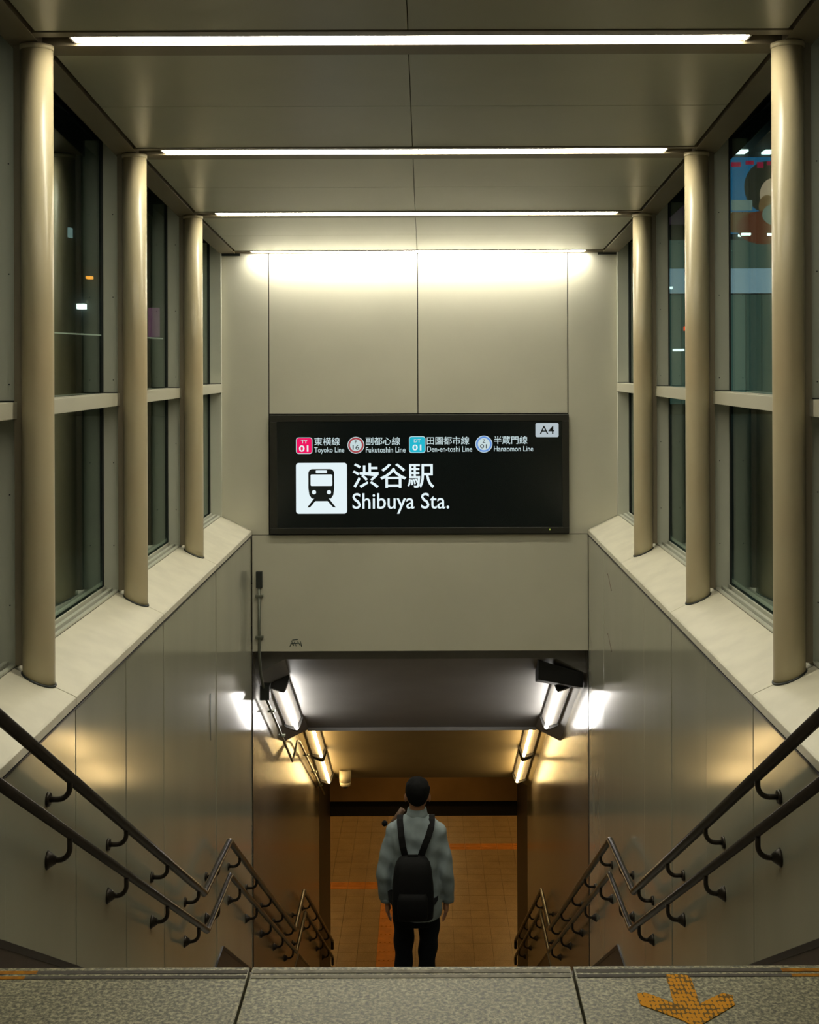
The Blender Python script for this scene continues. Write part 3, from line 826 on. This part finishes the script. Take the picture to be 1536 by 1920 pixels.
man_scale = 1.01
man = thing('person', 'person seen from behind in a pale grey-blue shirt and black trousers walking down the stairs', 'person', (PX, PY, PZ))
bm = nb()
# torso, neck
loft(bm, [(0,0,.74,.09,.06),(0,0,.82,.12,.085),(0,0,.98,.13,.09),(0,0,1.15,.14,.095),(0,0,1.28,.15,.09),(0,0,1.345,.13,.075),(.005,.0,1.385,.07,.055),(.008,.005,1.42,.048,.05),(.01,.012,1.50,.047,.052)])
# head: cranium, face, jaw, nose, ears
ball(bm, (.01, .0, 1.535), .078, (.92, 1.12, 1.08)); ball(bm, (.01, .03, 1.49), .062, (.95, 1.05, 1.15)); ball(bm, (.01, .062, 1.445), .028, (1.1, .9, .7))
loft(bm, [(.01,.095,1.475,.014,.010),(.01,.108,1.485,.012,.016),(.01,.100,1.51,.007,.010),(.01,.092,1.53,.006,.008)], 10)
ball(bm, (.01, .088, 1.462), .016, (1.4, .6, .5), 10)
for sx in (-1, 1):
    ball(bm, (.01+sx*.074, .0, 1.505), .026, (.35, .6, 1.1), 12)
    ball(bm, (.01+sx*.028, .083, 1.522), .011, (1.2, .5, .7), 10)
# arms and hands
def arm(bm, s_, sh, mid_, el, wr, ha, k=1.0, hand=True):
    rs = (.036, .036, .034, .026) if hand else (.070, .054, .052, .042)
    loft(bm, [(*sh, rs[0]*.8, rs[0]*.8), (*mid_, rs[1], rs[1]), (*el, rs[2], rs[2]), (*wr, rs[3], rs[3]*.95)][::-1], 16)
    ball(bm, sh, .062 if not hand else .03, (1, 1, 1))
for s_, sh, md, el, wr, ha in ((-1, (-.125, 0, 1.29), (-.176, -.01, 1.17), (-.205, -.02, 1.035), (-.188, .02, .885), (-.178, .035, .80)),
                               (1, (.120, 0, 1.29), (.165, -.01, 1.17), (.188, -.02, 1.035), (.200, .015, .885), (.186, .03, .80))):
    arm(bm, s_, sh, md, el, wr, ha)
    hx, hy, hz = ha
    loft(bm, [(wr[0], wr[1], wr[2]+.01, .022, .024), (hx, hy, hz+.055, .018, .036), (hx, hy, hz+.02, .017, .041), (hx, hy, hz-.002, .014, .040)][::-1], 14)
    for k, (fy, ln) in enumerate(((.029, .062), (.010, .070), (-.010, .066), (-.029, .052))):
        y = hy+fy
        loft(bm, [(hx, y, hz+.012, .0085, .0088), (hx-s_*.003, y+.003, hz-.012, .0085, .0085), (hx-s_*.009, y+.006, hz-.012-ln*.4, .0080, .0080), (hx-s_*.019, y+.006, hz-.012-ln*.75, .0072, .0074), (hx-s_*.026, y+.004, hz-.012-ln*.88, .005, .005)][::-1], 10)
    loft(bm, [(hx, hy+.03, hz+.045, .012, .012), (hx-s_*.006, hy+.052, hz+.022, .0105, .0105), (hx-s_*.012, hy+.062, hz-.004, .0095, .0095), (hx-s_*.016, hy+.060, hz-.022, .006, .006)][::-1], 10)
# legs under the trousers down to the feet
for (lx, ly, kx, ky, ax, ay) in ((-.075, 0, -.078, .0, -.080, -.03), (.075, .02, .062, .05, .052, .10)):
    loft(bm, [(lx, ly, .80, .055, .06), (lx, ly, .62, .050, .06), (kx, ky, .45, .042, .050), (kx, (ky+ay)/2, .32, .045, .05), (ax, ay, .09, .032, .036), (ax, ay+.02, .04, .035, .06)][::-1], 16)
fused('body', bm, 'skin', man, .0065, 4, .5)
man.scale = (1, 1, man_scale)
for sx in (-1, 1):
    bm = nb(); ball(bm, (.01+sx*.028, .0835, 1.523), .011, (1.15, .55, .55), 14); ey = obj('eye', bm, mat('eye white', (.6, .58, .52, 1), .25), man, smooth=True)
    bm = nb(); ball(bm, (.01+sx*.028, .0880, 1.523), .0052, (1, .5, 1), 12); obj('iris', bm, 'hair', ey, smooth=True)
    bm = nb(); tube(bm, [(.01+sx*.014, .089, 1.538), (.01+sx*.028, .090, 1.542), (.01+sx*.042, .082, 1.539)], [.0025, .0032, .002], 8); obj('eyebrow', bm, 'hair', man)
bm = nb(); tube(bm, [(-.012, .094, 1.4605), (.0, .0985, 1.462), (.01, .0995, 1.461), (.02, .0985, 1.462), (.032, .094, 1.4605)], [.002, .0042, .0038, .0042, .002], 10)
obj('lips', bm, mat('lips', (.30, .11, .08, 1), .5), man, smooth=True)
# hair
bm = nb()
ball(bm, (.01, -.008, 1.553), .083, (.93, 1.10, .98)); ball(bm, (.01, -.034, 1.530), .068, (.97, .85, .98))
for k in range(26):
    q = random.uniform(0, 2*PI); e = random.uniform(.1, 1.2)
    ball(bm, (.01+.066*math.cos(q)*math.cos(e), -.008+.078*math.sin(q)*math.cos(e), 1.553+.068*math.sin(e)), .017, (1, 1, 1), 8)
fused('hair', bm, 'hair', man, .008, 3, .5)
# shirt: torso, shoulders, sleeves, collar
bm = nb()
loft(bm, [(.006,0,.785,.148,.118),(.006,0,.83,.156,.125),(.004,0,.95,.152,.120),(0,0,1.08,.150,.115),(0,0,1.20,.160,.115),(0,0,1.29,.172,.108),(0,0,1.335,.160,.094),(.002,0,1.368,.125,.080),(.004,.0,1.392,.082,.066),(.007,.003,1.41,.058,.058)], 28, 2.3)
for s_, sh, md, el, wr, ha in ((-1, (-.130, 0, 1.295), (-.174, -.01, 1.17), (-.197, -.02, 1.035), (-.187, .02, .875), None),
                               (1, (.128, 0, 1.295), (.165, -.01, 1.17), (.183, -.02, 1.035), (.197, .015, .875), None)):
    arm(bm, s_, sh, md, el, wr, ha, hand=False)
sh_ = fused('shirt', bm, 'shirt', man, .008, 5, .5)
for v in sh_.data.vertices:                    # folds
    p = v.co
    a = math.sin(p.z*55+p.x*30)*.0035 + math.sin(p.x*70-p.z*22)*.003
    v.co = p + Vector((0, a if p.y > 0 else -a, 0)) + Vector((math.sin(p.z*40)*.0022 if abs(p.x) > .15 else 0, 0, 0))
bm = nb(); loft(bm, [(.007,.0,1.385,.075,.068),(.007,.002,1.41,.064,.062),(.007,.004,1.440,.058,.058)], 24); obj('collar', bm, 'shirt', man, smooth=True)
for sx in (-1, 1):
    bm = nb(); cx = -.186 if sx < 0 else .198
    loft(bm, [(cx, .02 if sx < 0 else .016, .862, .036, .036), (cx, .02 if sx < 0 else .016, .895, .038, .038)], 16); obj('cuff', bm, 'shirt', man, smooth=True)
# trousers
bm = nb()
loft(bm, [(0,0,.74,.128,.10),(0,0,.80,.14,.108),(0,0,.88,.13,.10)], 24)
for (lx, ly, kx, ky, ax, ay) in ((-.076, 0, -.080, .0, -.082, -.03), (.079, .02, .062, .05, .052, .10)):
    loft(bm, [(lx, ly, .82, .070, .092), (lx, ly, .68, .064, .085), (lx*.5+kx*.5, ky*.6, .56, .058, .074), (kx, ky, .45, .053, .064), (kx, (ky+ay)/2, .28, .050, .058), (ax, ay, .08, .046, .055), (ax, ay, .05, .046, .056)][::-1], 18, 2.2)
tr = fused('trousers', bm, 'trouser', man, .009, 4, .5)
for v in tr.data.vertices:
    p = v.co; v.co = p + Vector((math.sin(p.z*42+p.x*20)*.004, math.sin(p.z*36)*.003, 0))
for ax, ay in ((-.082, -.03), (.052, .10)):
    bm = nb(); loft(bm, [(ax, ay+.05, .0, .044, .125), (ax, ay+.05, .025, .046, .128), (ax, ay+.035, .055, .042, .105), (ax, ay, .085, .036, .05)], 20, 2.4)
    so = obj('shoe', bm, 'shoe', man, smooth=True)

# backpack
bp = thing('backpack', 'black backpack on the back of the person', 'backpack', (PX-.018, PY-.19, PZ+.86))
bm = nb()
loft(bm, [(0,0,.0,.112,.062),(0,0,.010,.123,.074),(0,-.004,.10,.128,.082),(0,-.002,.20,.124,.080),(0,.002,.28,.115,.072),(0,.008,.325,.103,.060),(0,.014,.352,.085,.042),(0,.018,.362,.055,.020)], 32, 3.6)
obj('pack_body', bm, 'pack', bp, smooth=True)
bm = nb(); loft(bm, [(0,-.078,.02,.085,.02),(0,-.085,.06,.092,.026),(0,-.085,.14,.092,.026),(0,-.078,.175,.080,.018)], 24, 3.5); obj('front_pocket', bm, 'pack', bp, smooth=True)
bm = nb(); tube(bm, [(-.03,.035,.345),(-.026,.02,.368),(.026,.02,.368),(.03,.035,.345)], .006, 8); obj('top_handle', bm, 'pack', bp, smooth=True)
def strap(bm, pts, wd, th):
    R = []
    for i, p in enumerate(pts):
        p = Vector(p); t = (Vector(pts[min(i+1, len(pts)-1)])-Vector(pts[max(i-1, 0)])).normalized()
        u = Vector((1, 0, 0)) - t*t.x; u.normalize(); n = t.cross(u).normalized()
        R.append([bm.verts.new(p+u*a+n*b) for a, b in ((-wd,-th),(wd,-th),(wd,th),(-wd,th))])
    for A, B in zip(R, R[1:]):
        for k in range(4): bm.faces.new((A[k], A[(k+1) % 4], B[(k+1) % 4], B[k]))
    bm.faces.new(R[0][::-1]); bm.faces.new(R[-1])
for sx in (-1, 1):
    bm = nb(); o = .018
    strap(bm, [(sx*.045+.0, .062, .34), (sx*.064+.004, .062, .40), (sx*.082+.012, .078, .46), (sx*.094+o, .110, .505), (sx*.098+o, .150, .536), (sx*.098+o, .19, .546), (sx*.098+o, .245, .53), (sx*.100+o, .295, .45), (sx*.104+o, .318, .34), (sx*.120+o, .308, .20), (sx*.143, .22, .12), (sx*.132, .10, .07), (sx*.10, .04, .05)], .0195, .006)
    obj('shoulder_strap', bm, 'pack', bp, bevel=.002)
bm = nb(); tube(bm, [(-.115, 0, 1.345-.0), (-.075, 0, 1.40), (-.035, 0, 1.455)], [.015, .018, .019], 12)
rd = obj('carried_rod', bm, 'rod', loc=(PX-.048, PY+.13, PZ-.050)); tag(rd, 'brown rod with a dark knob showing over the left shoulder of the person', 'rod')
bm = nb(); ball(bm, (-.150, 0, 1.365), .017, (1.1, 1, 1.1), 14); k_ = obj('knob', bm, 'pack', rd, smooth=True)
bm = nb(); tube(bm, [(-.147, 0, 1.362), (-.113, 0, 1.347)], .007, 8); obj('neck', bm, 'rod', rd)

# ------------------------------------------------------------------ the street outside
gr = setting('ground', 'dark street paving outside the glazed canopy', 'ground')
bxo('paving', 'asphalt', gr, -40, X(-1, 1.81), -5, 60, -.3, -.02); bxo('paving', 'asphalt', gr, X(1, 1.81), 40, -5, 60, -.3, -.02)
bxo('paving', 'asphalt', gr, X(-1, 1.81), X(1, 1.81), YE+.21, 60, -.3, -.02)

def em(name, r, g, b, s=1.0): return emit(name, (r, g, b, 1), s)
YB = 40.0
fb = thing('far_building', 'dark building across the street on the right with a lit billboard and shopfront', 'building', (11, YB, -.02))
L = lambda x: x-11
bxo('facade', 'facade', fb, L(5.6), L(20), .0, 4, 0, 13)
bmk = lambda x0, x1, z0, z1, d=-.06: (L(x0), L(x1), d, .0, z0+.02, z1+.02)
bbd = bxo('billboard', em('billboard blue', .03, .17, .34, 1.0), fb, *bmk(9.3, 12.6, 5.6, 7.95, -.3)); bbd['label'] = 'blue lit billboard with a portrait'
def disc(name, cx, cz, rx, rz, m, parent, y, n=24):
    bm = nb(); poly(bm, [(L(cx)+rx*math.cos(2*PI*k/n), y, cz+rz*math.sin(2*PI*k/n)) for k in range(n)], -.02, 'y'); return obj(name, bm, m, parent)
disc('portrait_hair', 10.62, 7.05, .72, .80, em('print dark hair', .05, .05, .035, .8), bbd, -.305)
disc('portrait_face', 10.80, 6.80, .42, .52, em('print face', .60, .42, .28, 1.0), bbd, -.330)
disc('portrait_neck', 10.60, 6.45, .26, .34, em('print neck', .28, .16, .07, .8), bbd, -.355)
disc('portrait_shoulder', 10.5, 5.78, .85, .52, em('print red garment', .20, .06, .03, .8), bbd, -.380) 
disc('portrait_collar', 10.85, 6.18, .42, .34, em('print pale collar', .28, .36, .30, .7), bbd, -.405)
bxo('print_band', em('print orange band', .25, .15, .07, .7), bbd, *bmk(9.35, 10.2, 5.62, 6.25, -.33))
bxo('print_band', em('print pale band', .32, .42, .38, .7), bbd, *bmk(9.5, 10.15, 6.3, 6.62, -.33))
for x0, x1, z0, z1 in ((9.5, 9.8, 7.65, 7.8), (9.95, 10.2, 7.72, 7.84), (10.3, 10.5, 7.62, 7.8), (10.6, 10.85, 7.7, 7.82)):
    bxo('print_mark', em('print crimson', .5, .03, .08, .8), bbd, *bmk(x0, x1, z0, z1, -.33))
bxo('side_billboard', em('side billboard print', .06, .035, .05, .8), fb, *bmk(6.9, 8.35, 5.9, 7.3, -.25))
for x, z in ((9.85, 8.13), (10.66, 8.12), (9.92, 5.55), (10.72, 5.54), (7.85, 1.98), (7.5, 3.9)):
    t_ = bxo('spot_lamp', em('spot lamp', .8, 1, .95, 4.0), fb, *bmk(x-.14, x+.14, z-.035, z+.035, -.5))
bxo('sign_band', em('shop sign band', .26, .38, .46, 1.2), fb, *bmk(7.0, 14, 3.75, 4.5, -.35))
bxo('canopy_band', em('shop canopy', .08, .13, .11, .9), fb, *bmk(7.0, 14, 4.5, 5.4, -.2))
for k in range(14):
    x0 = 7.0+.5*k; c = random.uniform(.6, 1.2)
    bxo('shop_pane', em('shop pane', .07*c, .13*c, .11*c, .9), fb, *bmk(x0+.02, x0+.48, .3, 3.7, -.1))
bxo('red_lamp', em('red lamp', 1, .08, .02, 3), fb, *bmk(8.05, 8.19, 2.58, 2.72, -.2))

fb2 = thing('dark_building', 'dark building across the street on the left with a few small lights', 'building', (-11, YB, -.02))
bxo('facade', 'facade', fb2, -9, 5.2, 0, 4, 0, 11)
def lamp2(nm_, x, z, w_, h_, m): bxo(nm_, m, fb2, x+11-w_/2, x+11+w_/2, -.3, 0, z+.02-h_/2, z+.02+h_/2)
lamp2('white_lamp', -10.7, 3.4, .24, .16, em('street lamp', .9, 1, .95, 4))
lamp2('orange_lamp', -10.45, 4.3, .16, .08, em('orange lamp', 1, .35, .03, 2.5))
lamp2('pink_sign', -8.45, 2.9, .30, .9, em('pink sign', .30, .10, .20, .6))
lamp2('blue_sign', -6.95, 5.5, .22, .25, em('blue sign', .03, .30, .55, 1))
lamp2('small_sign', -11.05, 5.7, .08, .3, em('small pale sign', .25, .35, .35, 1))
bm = nb(); hexa(bm, [(-.8, -.3, 2.60), (2.8, -.3, 2.40), (2.8, 0, 2.40), (-.8, 0, 2.60), (-.8, -.3, 2.64), (2.8, -.3, 2.44), (2.8, 0, 2.44), (-.8, 0, 2.64)])
obj('light_streak', bm, em('slanted light streak', .5, .5, .35, .8), fb2)  # glowing strip drawn for a slanted streak of light
print('OBJECTS', len(bpy.data.objects))
